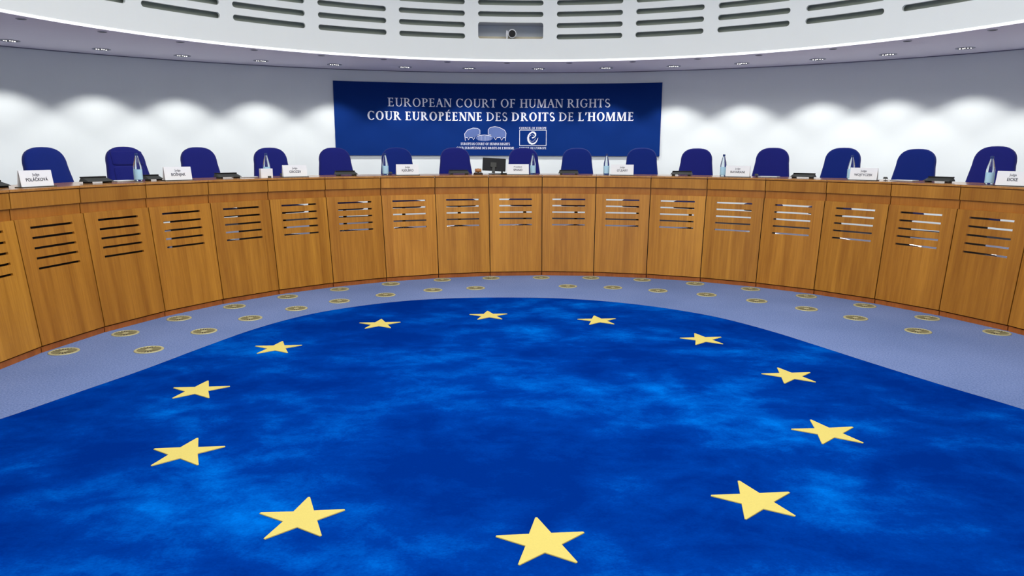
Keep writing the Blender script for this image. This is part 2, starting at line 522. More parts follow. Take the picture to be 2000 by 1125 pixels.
# slotted front panel
ZP0, ZP1 = 0.062, 1.158
RP0, RP1 = 4.663, 4.778
def yy(z): return dd(RP0 + (RP1 - RP0) * (z - ZP0) / (ZP1 - ZP0))
def ww(z): return hw(RP0 + (RP1 - RP0) * (z - ZP0) / (ZP1 - ZP0))
srows = [0.722, 0.811, 0.900, 0.990, 1.080]
zs = [ZP0]
for z in srows: zs += [z - 0.0105, z + 0.0105]
zs.append(ZP1)
m = MB(); TH = 0.022
for layer, off in ((0, 0.0), (1, TH)):
    for j in range(len(zs) - 1):
        z0, z1 = zs[j], zs[j + 1]
        for cidx in range(3):
            if j % 2 == 1 and cidx == 1: continue
            def xx(z, k): return (-ww(z), -0.232, 0.232, ww(z))[k]
            q = [(xx(z0, cidx), yy(z0) + off, z0), (xx(z0, cidx + 1), yy(z0) + off, z0), (xx(z1, cidx + 1), yy(z1) + off, z1), (xx(z1, cidx), yy(z1) + off, z1)]
            m.poly(q if layer == 0 else q[::-1])
for j in range(1, len(zs) - 1, 2):
    z0, z1 = zs[j], zs[j + 1]
    for (xa, za), (xb, zb) in (((-0.232, z0), (0.232, z0)), ((0.232, z0), (0.232, z1)), ((0.232, z1), (-0.232, z1)), ((-0.232, z1), (-0.232, z0))):
        m.poly([(xa, yy(za), za), (xa, yy(za) + TH, za), (xb, yy(zb) + TH, zb), (xb, yy(zb), zb)])
for (xa, za), (xb, zb) in (((-ww(ZP0), ZP0), (ww(ZP0), ZP0)), ((ww(ZP0), ZP0), (ww(ZP1), ZP1)), ((ww(ZP1), ZP1), (-ww(ZP1), ZP1)), ((-ww(ZP1), ZP1), (-ww(ZP0), ZP0))):
    m.poly([(xa, yy(za), za), (xb, yy(zb), zb), (xb, yy(zb) + TH, zb), (xa, yy(za) + TH, za)])
me_panel = m.mesh('front_panel', M_PANEL)
me_fascia = seg_slab(4.790, 4.815, 1.256, 1.386).mesh('fascia_board', M_FASC)
me_rail = seg_slab(4.806, 4.828, 1.155, 1.397, 0.0).mesh('recessed_rail', M_RAIL)
me_top = seg_slab(4.783, 5.52, 1.396, ZT, -0.0025).mesh('bench_top', M_TOP)
me_plinth = seg_slab(4.674, 4.80, 0.0, 0.050).mesh('plinth', M_PLINTH)
mm = MB(); mm.loops([[(-0.045, 4.715, 0.03), (0.045, 4.715, 0.03), (0.045, 4.90, 0.03), (-0.045, 4.90, 0.03)],
                     [(-0.045, 4.845, 1.385), (0.045, 4.845, 1.385), (0.045, 4.90, 1.385), (-0.045, 4.90, 1.385)]])
me_stile = mm.mesh('support_post', M_DARK)
me_side = MB().box((0, 5.10, (ZD + 1.385) / 2), (0.03, 0.50, 1.385 - ZD)).mesh('side_board', M_DARK)
me_side_deep = MB().box((0, 5.225, (ZD + 1.385) / 2), (0.03, 0.75, 1.385 - ZD)).mesh('side_board', M_DARK)
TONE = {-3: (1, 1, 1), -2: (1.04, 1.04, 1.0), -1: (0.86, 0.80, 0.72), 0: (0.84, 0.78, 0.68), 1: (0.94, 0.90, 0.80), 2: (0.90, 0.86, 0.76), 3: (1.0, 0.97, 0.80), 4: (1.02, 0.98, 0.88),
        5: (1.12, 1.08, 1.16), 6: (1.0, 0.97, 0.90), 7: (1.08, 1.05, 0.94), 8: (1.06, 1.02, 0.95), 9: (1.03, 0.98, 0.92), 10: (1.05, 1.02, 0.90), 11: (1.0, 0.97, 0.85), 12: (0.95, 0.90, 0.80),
        13: (0.94, 0.90, 0.78), 14: (0.86, 0.80, 0.72), 15: (0.80, 0.73, 0.64), 16: (0.84, 0.78, 0.7), 17: (0.9, 0.85, 0.75)}  # veneer variation plus painted light: brighter middle, darker bench ends
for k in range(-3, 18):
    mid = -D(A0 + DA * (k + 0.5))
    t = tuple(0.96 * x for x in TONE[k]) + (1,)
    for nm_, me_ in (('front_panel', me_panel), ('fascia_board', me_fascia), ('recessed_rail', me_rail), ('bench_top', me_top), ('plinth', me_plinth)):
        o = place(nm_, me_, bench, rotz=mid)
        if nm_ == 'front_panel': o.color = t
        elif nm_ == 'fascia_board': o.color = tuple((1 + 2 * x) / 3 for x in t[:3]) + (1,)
    place('support_post', me_stile, bench, rotz=-D(A0 + DA * k))
    place('side_board', me_side_deep if k <= 3 else me_side, bench, rotz=-D(A0 + DA * k))

# ------------------------------------------------------------------ rug with twelve stars
half = [(-3.357, 4.413), (-3.167, 4.936), (-2.965, 5.50), (-2.776, 6.15), (-2.540, 6.85), (-2.204, 7.456), (-1.747, 7.898), (-1.209, 8.215), (-0.616, 8.373), (0.0, 8.414),
        (0.616, 8.364), (1.204, 8.168), (1.737, 7.846), (2.190, 7.42), (2.539, 6.86), (2.800, 6.28), (3.019, 5.756), (3.290, 5.152), (3.536, 4.657),
        (3.90, 3.8), (4.15, 3.0), (4.2, 2.1), (3.8, 1.0), (2.9, 0.1), (1.5, -0.5), (0, -0.65), (-1.5, -0.5), (-2.9, 0.1), (-3.75, 1.0), (-4.05, 2.1), (-3.95, 3.0), (-3.68, 3.7)]
def catmull(P, n=6):
    out = []; L = len(P)
    for i in range(L):
        p0, p1, p2, p3 = (Vector(P[(i + k) % L]) for k in (-1, 0, 1, 2))
        for j in range(n):
            t = j / n
            out.append(0.5 * ((2 * p1) + (-p0 + p2) * t + (2 * p0 - 5 * p1 + 4 * p2 - p3) * t * t + (-p0 + 3 * p1 - 3 * p2 + p3) * t ** 3))
    return out
out = catmull(half)
RUGC = Vector((0.0, 4.0))
m = MB()
def ring(sc, z): return [(p.x + (RUGC.x - p.x) * sc, p.y + (RUGC.y - p.y) * sc, z) for p in out]
m.loops([ring(0, 0.001), ring(0, 0.011), ring(0.003, 0.015), ring(0.5, 0.015)], cap0=False)
rug = m.build('area_rug', M_RUG)
tag(rug, 'large mottled royal blue rug with a ring of yellow stars on the floor', 'rug')
SCN, SR, PH, sr, rot = Vector((-0.054, 5.181)), 2.2559, 94.945, 0.2155, 5.23
for k in range(12):
    a = D(PH - 30 * k)
    cx, cy = SCN.x + SR * math.cos(a), SCN.y + SR * math.sin(a)
    rnd = random.Random(k)
    pts = []
    for j in range(10):
        r = sr * (1 + rnd.uniform(-0.03, 0.03)) if j % 2 == 0 else sr * 0.40 * (1 + rnd.uniform(-0.06, 0.06))
        t = D(rot + 90 + 36 * j)
        if j % 2 == 0:                      # slightly blunt tips
            for dt in (-2.2, 2.2): pts.append((r * math.cos(t + D(dt * .6)), r * math.sin(t + D(dt * .6))))
        else: pts.append((r * math.cos(t), r * math.sin(t)))
    s = MB(); s.loops([[(x, y, 0.013) for x, y in pts], [(x, y, 0.0185) for x, y in pts], [(x * .985, y * .985, 0.020) for x, y in pts]], cap0=False)
    s.build('star', M_STAR, rug, loc=(cx, cy, 0))
# a low wrinkle running across the right half of the rug
cz = [(0.95, 4.54), (1.2, 4.57), (1.6, 4.61), (2.09, 4.65), (2.5, 4.68), (2.9, 4.71), (3.2, 4.74)]
m = MB(); L = []
for i, (x, y) in enumerate(cz):
    h = 0.012 * math.sin(PI * (i + 0.02) / (len(cz) - 1 + 0.04)) + 0.0005
    L.append([(x, y - 0.05, 0.0145), (x, y - 0.02, 0.015 + h * 0.6), (x, y, 0.015 + h), (x, y + 0.02, 0.015 + h * 0.6), (x, y + 0.05, 0.0145)])
for a, c in zip(L, L[1:]):
    for i in range(4): m.poly([a[i], c[i], c[i + 1], a[i + 1]])
m.build('wrinkle', M_RUG, rug, smooth=True)

# ------------------------------------------------------------------ floor vents (swirl diffusers)
vent = empty('floor_vent', (0, 0, 0))
s = MB(); n = 36
s.loops([[(r * math.cos(2*PI*k/n), r * math.sin(2*PI*k/n), z) for k in range(n)] for r, z in ((0.122, 0.0005), (0.122, 0.004), (0.117, 0.007), (0.101, 0.007), (0.098, 0.002))], cap0=False, cap1=False)
s.build('ring', M_BRASS, vent, smooth=True)
MB().lathe([(0.099, 0.0005), (0.099, 0.0025)], 32).build('grille_bed', M_VENTD, vent)
MB().lathe([(0.03, 0.002), (0.03, 0.0065), (0.024, 0.0085)], 20).build('hub', M_BRASS, vent)
s = MB()
for k in range(20):
    a = 2 * PI * k / 20
    c0, s0 = math.cos(a), math.sin(a); c1, s1 = math.cos(a + 0.22), math.sin(a + 0.22)
    p, q = Vector((0.030 * c0, 0.030 * s0, 0)), Vector((0.099 * c1, 0.099 * s1, 0))
    t = (q - p).normalized(); nrm = Vector((-t.y, t.x, 0))
    s.loops([[tuple(p + nrm * .002 + Vector((0,0,.002))), tuple(q + nrm * .0065 + Vector((0,0,.002))), tuple(q - nrm * .0065 + Vector((0,0,.002))), tuple(p - nrm * .002 + Vector((0,0,.002)))],
             [tuple(p + nrm * .002 + Vector((0,0,.0062))), tuple(q + nrm * .0065 + Vector((0,0,.0062))), tuple(q - nrm * .0065 + Vector((0,0,.0062))), tuple(p - nrm * .002 + Vector((0,0,.0062)))]])
s.build('swirl_fins', M_VENTF, vent)
remember(vent)
VF = [(-3.946, 6.042), (-3.746, 6.681), (-3.513, 7.306), (-3.158, 7.902), (-2.725, 8.459), (-2.211, 8.94), (-1.617, 9.326), (-0.961, 9.645), (-0.294, 9.799), (0.41, 9.854), (1.109, 9.847), (1.803, 9.699), (2.467, 9.421), (3.095, 9.053), (3.635, 8.599), (4.093, 8.06), (4.467, 7.448), (4.801, 6.828)]
VN = [(-3.231, 6.109), (-3.022, 6.77), (-2.769, 7.328), (-2.424, 7.807), (-2.038, 8.216), (-1.559, 8.589), (-1.01, 8.91), (-0.472, 9.058), (0.736, 9.205), (1.319, 9.126), (1.868, 8.928), (2.422, 8.674), (2.925, 8.313), (3.345, 7.885), (3.691, 7.437), (4.049, 6.878)]
first = True
for row, pts, txt, g in (('far', VF, 'row at the bench foot', 'floor vents along the foot of the bench'),
                         ('near', VN, 'row beside the rug', 'floor vents in the row beside the rug')):
    for i, (x, y) in enumerate(pts):
        # keep clear of the plinth
        v = Vector((x, y)) - BC
        rmax = 4.60 * (1 - (1 - BS) * abs(math.cos(math.atan2(v.x, v.y))))
        if v.length > rmax: v = v * (rmax / v.length)
        o = vent if first else copy_tree(vent)
        first = False
        o.location = (BC.x + v.x, BC.y + v.y, 0); o.rotation_euler = (0, 0, random.random() * 6)
        tag(o, 'round brass floor vent, %s, %s' % (nth(i, len(pts)), txt), 'vent', g)

# ------------------------------------------------------------------ wall banner
RB = WR - 0.03
def wp(a, z, r=RB):
    p = pt(WC, r, a); return (p[0], p[1], z)
banner = MB(); n = 44
R0 = [[wp(-19.62 + 36.51 * i / n, z, r) for z, r in ((1.668, RB), (2.911, RB), (2.911, RB + 0.02), (1.668, RB + 0.02))] for i in range(n + 1)]
for i in range(n):
    for k in range(4):
        banner.poly([R0[i][k], R0[i + 1][k], R0[i + 1][(k + 1) % 4], R0[i][(k + 1) % 4]])
banner.poly(R0[0][::-1]); banner.poly(R0[-1])
ban = banner.build('wall_banner', M_BANNER)
tag(ban, 'wide navy blue court banner with white bilingual lettering on the curved wall', 'banner')
KW = D(1) * RB
class Ink:
    """flat print in metres: u along the wall, z up; bent onto the wall when built"""
    def __init__(s): s.m = MB()
    def poly(s, P): s.m.poly([(p[0], p[1], 0) for p in P])
    def stroke(s, P, Wd):
        P = [Vector(p) for p in P]
        if not isinstance(Wd, (list, tuple)): Wd = [Wd] * len(P)
        L = []
        for i, p in enumerate(P):
            t = (P[min(i + 1, len(P) - 1)] - P[max(i - 1, 0)])
            if t.length < 1e-9: t = Vector((1, 0))
            t.normalize(); nv = Vector((-t.y, t.x)) * Wd[i] / 2
            L.append((p + nv, p - nv))
        for a, c in zip(L, L[1:]): s.poly([a[0], a[1], c[1], c[0]])
    def build(s, name, mat, lift=0.0015):
        m2 = MB(); m2.f = s.m.f
        m2.v = [wp(x / KW, y, RB - lift) for x, y, _ in s.m.v]
        return m2.build(name, mat, ban)
def glyph(ch, S, T):
    """returns (advance, list of polys) for a serif capital of height 1; S stem, T thin"""
    P = []
    def box(x0, y0, x1, y1): P.append([(x0, y0), (x1, y0), (x1, y1), (x0, y1)])
    def serif(xc, y, w=0.19 + S * 0.6):
        box(xc - w / 2 - 0.02, y, xc + w / 2 + 0.02, y + T * 0.8) if y == 0 else box(xc - w / 2 - 0.02, 1 - T * 0.8, xc + w / 2 + 0.02, 1)
    def stem(x, a=0, c=1, top=True, bot=True):
        box(x, a, x + S, c)
        if top: serif(x + S / 2, 1)
        if bot: serif(x + S / 2, 0)
    def sl(x0, y0, x1, y1, w): P.append([(x0 - w / 2, y0), (x0 + w / 2, y0), (x1 + w / 2, y1), (x1 - w / 2, y1)])
    def arc(cx, cy, rx, ry, a0, a1, n=16, sx=S, sy=T):
        for i in range(n):
            q = []
            t0, t1 = D(a0 + (a1 - a0) * i / n), D(a0 + (a1 - a0) * (i + 1) / n)
            P.append([(cx + rx * math.cos(t0), cy + ry * math.sin(t0)), (cx + rx * math.cos(t1), cy + ry * math.sin(t1)),
                      (cx + (rx - sx) * math.cos(t1), cy + (ry - sy) * math.sin(t1)), (cx + (rx - sx) * math.cos(t0), cy + (ry - sy) * math.sin(t0))])
    m0 = 0.10
    if ch == ' ': return 0.32, P
    if ch == "'":
        P.append([(0.06, 1.0), (0.06 + S, 1.0), (0.06 + S * 0.3, 0.68), (0.04, 0.68)]); return 0.22, P
    if ch in 'IHLEFDPRTNMU\u00c9': stemx = m0
    if ch == 'I': stem(m0); return m0 * 2 + S, P
    if ch == 'H': stem(m0); stem(m0 + 0.48); box(m0, 0.49, m0 + 0.5, 0.49 + T); return m0 * 2 + 0.48 + S, P
    if ch == 'L': stem(m0); box(m0, 0, m0 + 0.46, T); P.append([(m0 + 0.36, 0), (m0 + 0.49, 0), (m0 + 0.51, 0.22), (m0 + 0.46, 0.22)]); return m0 + 0.56, P
    if ch in 'EF\u00c9':
        stem(m0, bot=True); box(m0, 1 - T, m0 + 0.44, 1); box(m0, 0.49, m0 + 0.36, 0.49 + T); box(m0 + 0.33, 0.40, m0 + 0.36 + T * .3, 0.62)
        P.append([(m0 + 0.40, 0.80), (m0 + 0.44, 0.80), (m0 + 0.46, 1), (m0 + 0.34, 1)])
        if ch != 'F':
            box(m0, 0, m0 + 0.46, T); P.append([(m0 + 0.34, 0), (m0 + 0.47, 0), (m0 + 0.50, 0.21), (m0 + 0.46, 0.21)])
        if ch == '\u00c9': P.append([(m0 + 0.16, 1.06), (m0 + 0.22, 1.06), (m0 + 0.40, 1.27), (m0 + 0.28, 1.27)])
        return m0 + 0.56, P
    if ch == 'D': stem(m0); arc(m0 + 0.18, 0.5, 0.52, 0.5, -90, 90); box(m0, 0, m0 + 0.2, T); box(m0, 1 - T, m0 + 0.2, 1); return m0 + 0.78, P
    if ch in 'PR':
        stem(m0); arc(m0 + 0.20, 0.74, 0.30, 0.26, -90, 90); box(m0, 1 - T, m0 + 0.22, 1); box(m0, 0.48, m0 + 0.22, 0.48 + T)
        if ch == 'R': sl(m0 + 0.60, 0, m0 + 0.28, 0.5, S * 1.05); box(m0 + 0.50, 0, m0 + 0.70, T * .8); return m0 + 0.72, P
        return m0 + 0.56, P
    if ch == 'T': stem(0.24, top=False); box(0.02, 1 - T, 0.46 + S, 1); P.append([(0.02, 0.80), (0.06, 0.80), (0.12, 1), (0.01, 1)]); P.append([(0.42 + S, 0.80), (0.46 + S, 0.80), (0.47 + S, 1), (0.36 + S, 1)]); return 0.52 + S, P
    if ch == 'U': box(m0, 0.30, m0 + S, 1); serif(m0 + S / 2, 1); box(m0 + 0.52, 0.30, m0 + 0.52 + T, 1); serif(m0 + 0.52 + T / 2, 1, 0.2); arc(m0 + 0.26 + T / 2, 0.32, 0.26 + T / 2, 0.33, 180, 360, sx=S * 0.8); return m0 * 2 + 0.52 + T, P
    if ch == 'N': box(m0, 0, m0 + T, 1); serif(m0 + T / 2, 0, 0.2); serif(m0, 1, 0.2); sl(m0 + 0.56, 0, m0 + 0.06, 1, S * 1.15); box(m0 + 0.56, 0, m0 + 0.56 + T, 1); serif(m0 + 0.56 + T / 2, 1, 0.2); return m0 * 2 + 0.56 + T, P
    if ch == 'M':
        sl(m0 + 0.02, 0, m0 + 0.06, 1, T); serif(m0 + 0.03, 0, 0.2); serif(m0 + 0.05, 1, 0.12); sl(m0 + 0.38, 0.02, m0 + 0.10, 1, S * 1.05); sl(m0 + 0.38, 0.02, m0 + 0.68, 1, T * 1.1)
        box(m0 + 0.66, 0, m0 + 0.66 + S, 1); serif(m0 + 0.66 + S / 2, 0); serif(m0 + 0.70 + S / 2, 1, 0.14); return m0 * 2 + 0.68 + S, P
    if ch == 'A': sl(0.08, 0, 0.34, 1, T); sl(0.62, 0, 0.34, 1, S * 1.1); box(0.18, 0.32, 0.50, 0.32 + T); serif(0.08, 0, 0.14); serif(0.62, 0, 0.18); return 0.72, P
    if ch == 'O': arc(0.44, 0.5, 0.39, 0.52, 0, 360, 32); return 0.88, P
    if ch in 'CG':
        arc(0.44, 0.5, 0.39, 0.52, 48, 318, 26)
        P.append([(0.68, 0.74), (0.72, 0.74), (0.72, 1.0), (0.66, 0.92)])
        if ch == 'G': box(0.60, 0.08, 0.60 + S, 0.44); box(0.52, 0.42, 0.80, 0.42 + T * .8); return 0.84, P
        return 0.78, P
    if ch == 'S':
        pts, wd = [], []
        for i in range(13):
            t = D(35 + 215 * i / 12); pts.append((0.29 + 0.185 * math.cos(t), 0.745 + 0.225 * math.sin(t))); wd.append(T + (S - T) * max(0, math.sin(PI * i / 12)) ** 2 * 0.7)
        for i in range(13):
            t = D(70 - 215 * i / 12); pts.append((0.29 + 0.205 * math.cos(t), 0.255 + 0.225 * math.sin(t))); wd.append(T + (S - T) * max(0, math.sin(PI * (i + 2) / 14)) ** 2 * 0.9)
        wd[12] = wd[13] = S
        I = Ink(); I.stroke(pts, wd)
        for f in I.m.f: P.append([(I.m.v[k][0], I.m.v[k][1]) for k in f])
        P.append([(0.42, 0.76), (0.46, 0.76), (0.47, 0.98), (0.42, 0.92)]); P.append([(0.09, 0.02), (0.14, 0.08), (0.14, 0.26), (0.10, 0.26)])
        return 0.60, P
    return 0.5, P
def serif_line(text, u0, u1, z0, z1, name, mat, bold=False, weights=None):
    """text set between u0..u1 (metres along the wall), cap height z0..z1"""
    lay, x = [], 0.0
    words_ = text.split(' '); wi = 0
    for ch in text:
        bd = weights[wi] if weights else bold
        if ch == ' ': wi += 1
        adv, P = glyph(ch, 0.185 if bd else 0.145, 0.08 if bd else 0.068)
        lay.append((x, P)); x += adv + (0.05 if ch != ' ' else 0)
    x -= 0.1
    kx = (u1 - u0) / x; kz = z1 - z0
    ink = Ink()
    for i_, (x0, P) in enumerate(lay):
        for p in P: ink.poly([(u0 + (x0 + a) * kx, z0 + c * kz) for a, c in p])
        if text[i_] == ' ' or i_ == len(lay) - 1:
            ink.build(name, mat); ink = Ink()
def U(a): return a * KW
serif_line('EUROPEAN COURT OF HUMAN RIGHTS', U(-13.80), U(11.25), 2.508, 2.652, 'title_word', M_PRINT)
serif_line("COUR EUROP\u00c9ENNE DES DROITS DE L'HOMME", U(-16.1), U(13.9), 2.275, 2.423, 'title_word', M_PRINT, weights=[True, True, False, True, False, True])
serif_line('EUROPEAN COURT OF HUMAN RIGHTS', U(-5.675), U(-0.05), 1.853, 1.895, 'caption_word', M_PRINT, True)
serif_line("COUR EUROP\u00c9ENNE DES DROITS DE L'HOMME", U(-6.15), U(0.43), 1.782, 1.822, 'caption_word', M_PRINT, True)
serif_line('COUNCIL OF EUROPE', U(1.0), U(4.12), 2.136, 2.171, 'caption_word', M_PRINT, True)
serif_line("CONSEIL DE L'EUROPE", U(1.02), U(4.12), 1.786, 1.822, 'caption_word', M_PRINT, True)
# court emblem: two drums and a low middle piece
def mapE(px, py): # emblem design box 245..990 x 160..400
    return (U(-5.26) + (px - 245) / 745 * (U(-0.46) - U(-5.26)), 2.18 - (py - 160) / 240 * 0.253)
ink = Ink()
left = [(262, 345), (250, 285), (300, 222), (400, 188), (480, 192), (522, 222), (522, 288), (470, 312), (440, 342)]
right = [(740, 342), (728, 312), (668, 288), (668, 215), (700, 180), (790, 162), (880, 182), (960, 222), (985, 272), (975, 345)]
for shp in (left, right): ink.poly([mapE(*p) for p in shp])
ink.poly([mapE(600 + 150 * math.cos(t * PI / 12), 352 + 52 * math.sin(t * PI / 12)) for t in range(24)][::-1])
ink.build('court_emblem_fill', M_PRINT2)
ink = Ink()
for shp in ([(262, 400), (250, 285), (300, 222), (400, 188), (480, 192), (522, 222), (522, 288), (480, 306)], [(720, 306), (668, 288), (668, 215), (700, 180), (790, 162), (880, 182), (960, 222), (985, 272), (970, 400)],
            [(270, 345), (300, 345), (318, 385), (340, 345), (385, 345), (408, 382), (430, 345)], [(770, 340), (800, 382), (825, 345), (880, 340), (908, 390), (935, 345), (965, 345)],
            [(470, 325), (530, 308), (600, 302), (670, 308), (730, 325)]):
    ink.stroke([mapE(*p) for p in shp], 0.0085)
for i in range(9):
    x = 500 + 25 * i; ink.stroke([mapE(x, 315), mapE(x, 395)], 0.003)
ink.build('court_emblem_outline', M_PRINT, 0.003)
# council emblem: square frame, round e and ring of small stars
ink = Ink()
u0, u1, z0, z1 = U(1.06), U(4.11), 1.848, 2.118
ink.stroke([(u0, z0), (u1, z0)], 0.009); ink.stroke([(u0, z1), (u1, z1)], 0.009); ink.stroke([(u0, z0), (u0, z1)], 0.009); ink.stroke([(u1, z0), (u1, z1)], 0.009)
uc, zc = (u0 + u1) / 2 - 0.006, (z0 + z1) / 2
pts, wd = [], []
E = [(-0.012, -0.002), (0.018, 0.006), (0.042, 0.020), (0.056, 0.044), (0.052, 0.072), (0.026, 0.096), (-0.008, 0.100), (-0.045, 0.080), (-0.074, 0.044), (-0.086, 0.000), (-0.080, -0.045), (-0.054, -0.086), (-0.014, -0.106), (0.030, -0.100), (0.066, -0.072), (0.092, -0.030), (0.104, 0.002)]
WD = [0.022, 0.018, 0.016, 0.022, 0.030, 0.032, 0.028, 0.026, 0.027, 0.030, 0.032, 0.032, 0.030, 0.026, 0.020, 0.012, 0.004]
ink.stroke([(uc + x * 0.95, zc + y) for x, y in E], WD)
for k in range(12):
    t = 2 * PI * k / 12
    cx, cz_ = uc + 0.056 * math.cos(t) - 0.008, zc + 0.056 * math.sin(t) - 0.006
    ink.poly([(cx + (0.010 if j % 2 == 0 else 0.004) * math.sin(2*PI*j/10), cz_ + (0.010 if j % 2 == 0 else 0.004) * math.cos(2*PI*j/10)) for j in range(10)][::-1])
ink.build('council_emblem', M_PRINT, 0.003)

# ------------------------------------------------------------------ soffit downlights
def downlight(x, y):
    # a beam strongest straight down, as wall-washing downlights have
    o = light('downlight_lamp', 'SPOT', (x, y, ZS - 0.03), 64, (1.0, 0.985, 0.965), spot_size=D(101), spot_blend=0.38, shadow_soft_size=0.03)
    l = o.data; l.use_nodes = True
    nt = l.node_tree; em = nt.nodes['Emission']
    tc = nn(nt, 'ShaderNodeTexCoord'); sp = nn(nt, 'ShaderNodeSeparateXYZ')
    nt.links.new(tc.outputs['Normal'], sp.inputs[0])
    def mth(op, a, c):
        m_ = nn(nt, 'ShaderNodeMath', operation=op)
        for i_, v in enumerate((a, c)):
            if isinstance(v, (int, float)): m_.inputs[i_].default_value = v
            else: nt.links.new(v, m_.inputs[i_])
        return m_.outputs[0]
    s2 = mth('SUBTRACT', 1.0, mth('MULTIPLY', sp.outputs[2], sp.outputs[2]))
    s3 = mth('POWER', mth('MAXIMUM', s2, 0.0), 1.5)
    nt.links.new(mth('DIVIDE', 0.45, mth('ADD', s3, 0.25)), em.inputs['Strength'])
dl = empty('recessed_downlight', (0, 0, ZS))
n = 28
s = MB(); s.loops([[(r * math.cos(2*PI*k/n), r * math.sin(2*PI*k/n), z) for k in range(n)] for r, z in ((0.115, -0.001), (0.115, -0.006), (0.10, -0.008), (0.092, -0.003))], cap0=False, cap1=False)
s.build('trim_ring', M_TRIM, dl)
MB().lathe([(0.094, -0.002), (0.094, -0.0035)], 24).build('baffle', M_GREYP, dl)
for k in range(5):
    x = -0.062 + 0.031 * k
    MB().lathe([(0.0085, -0.0035), (0.0085, -0.0065), (0.005, -0.008)], 10, (x, 0.02 * math.sin(k * 2.1), 0)).build('lens', M_LAMP, dl)
remember(dl)
DLA = [-49.57, -42.3, -35.14, -27.49, -19.79, -12.03, -4.75, 3.22, 10.91, 18.44, 25.68, 33.22, 39.66, 46.13]
DLR = [8.33] * 14
lamp_i = 0
spots = [(a, True) for a in DLA] + [(a, False) for a in (-57, -64.3, -71.6, -79, 53.3, 60.6, 68, 75.3)]
for i, (a, seen) in enumerate(spots):
    x, y = pt(WC, 8.35, a)
    if seen:
        o = dl if i == 0 else copy_tree(dl)
        o.location = (x, y, ZS); o.rotation_euler = (0, 0, -D(a))
        tag(o, 'glittering recessed downlight in the lowered ceiling, %s' % nth(i, 14), 'ceiling light', 'downlights along the lowered ceiling')
    downlight(x, y)
D2 = [-68.82, -59.81, -50.29, -40.5, -31.01, -21.81, -12.12, -2.9, 6.77, 16.45, 26.09, 34.79, 44.73, 54.0, 63.6]
rs = empty('rim_spot', (0, 0, ZS))
s = MB(); s.loops([[(r * math.cos(2*PI*k/20), r * math.sin(2*PI*k/20), z) for k in range(20)] for r, z in ((0.05, -0.001), (0.05, -0.006), (0.04, -0.007))], cap0=False, cap1=False)
s.build('trim_ring', M_TRIM, rs)
MB().lathe([(0.042, -0.0015), (0.042, -0.003)], 18).build('dark_lens', M_GREYP, rs)
remember(rs)
for i, a in enumerate(D2):
    o = rs if i == 0 else copy_tree(rs)
    x, y = pt(RC, 5.80, a); o.location = (x, y, ZS)
    tag(o, 'small unlit grey ceiling spot close to the glowing rim, %s' % nth(i, len(D2)), 'ceiling light', 'small spots beside the glowing rim')

# ------------------------------------------------------------------ camera in the niche
cx, cy = pt(RC, RR + 0.12, -2.32)
cr = empty('dome_camera', (cx, cy, 3.435), D(2.32))
tag(cr, 'small white and black remote camera in the grey niche of the drum', 'camera')
MB().box((-0.062, 0, 0.072), (0.022, 0.06, 0.144)).build('bracket', M_CARD, cr, bevel=0.003)
MB().box((0.01, 0.0, 0.012), (0.13, 0.10, 0.024)).build('base', M_GREYP, cr, bevel=0.004)
s = MB(); s.tube((0.018, 0.07, 0.105), (0.018, -0.035, 0.098), 0.066, 0.066, 28); s.build('housing', M_CARD, cr, smooth=False, bevel=0.004)
s = MB(); s.tube((0.018, -0.034, 0.098), (0.018, -0.052, 0.097), 0.054, 0.050, 28); s.build('lens', M_BLACK, cr)

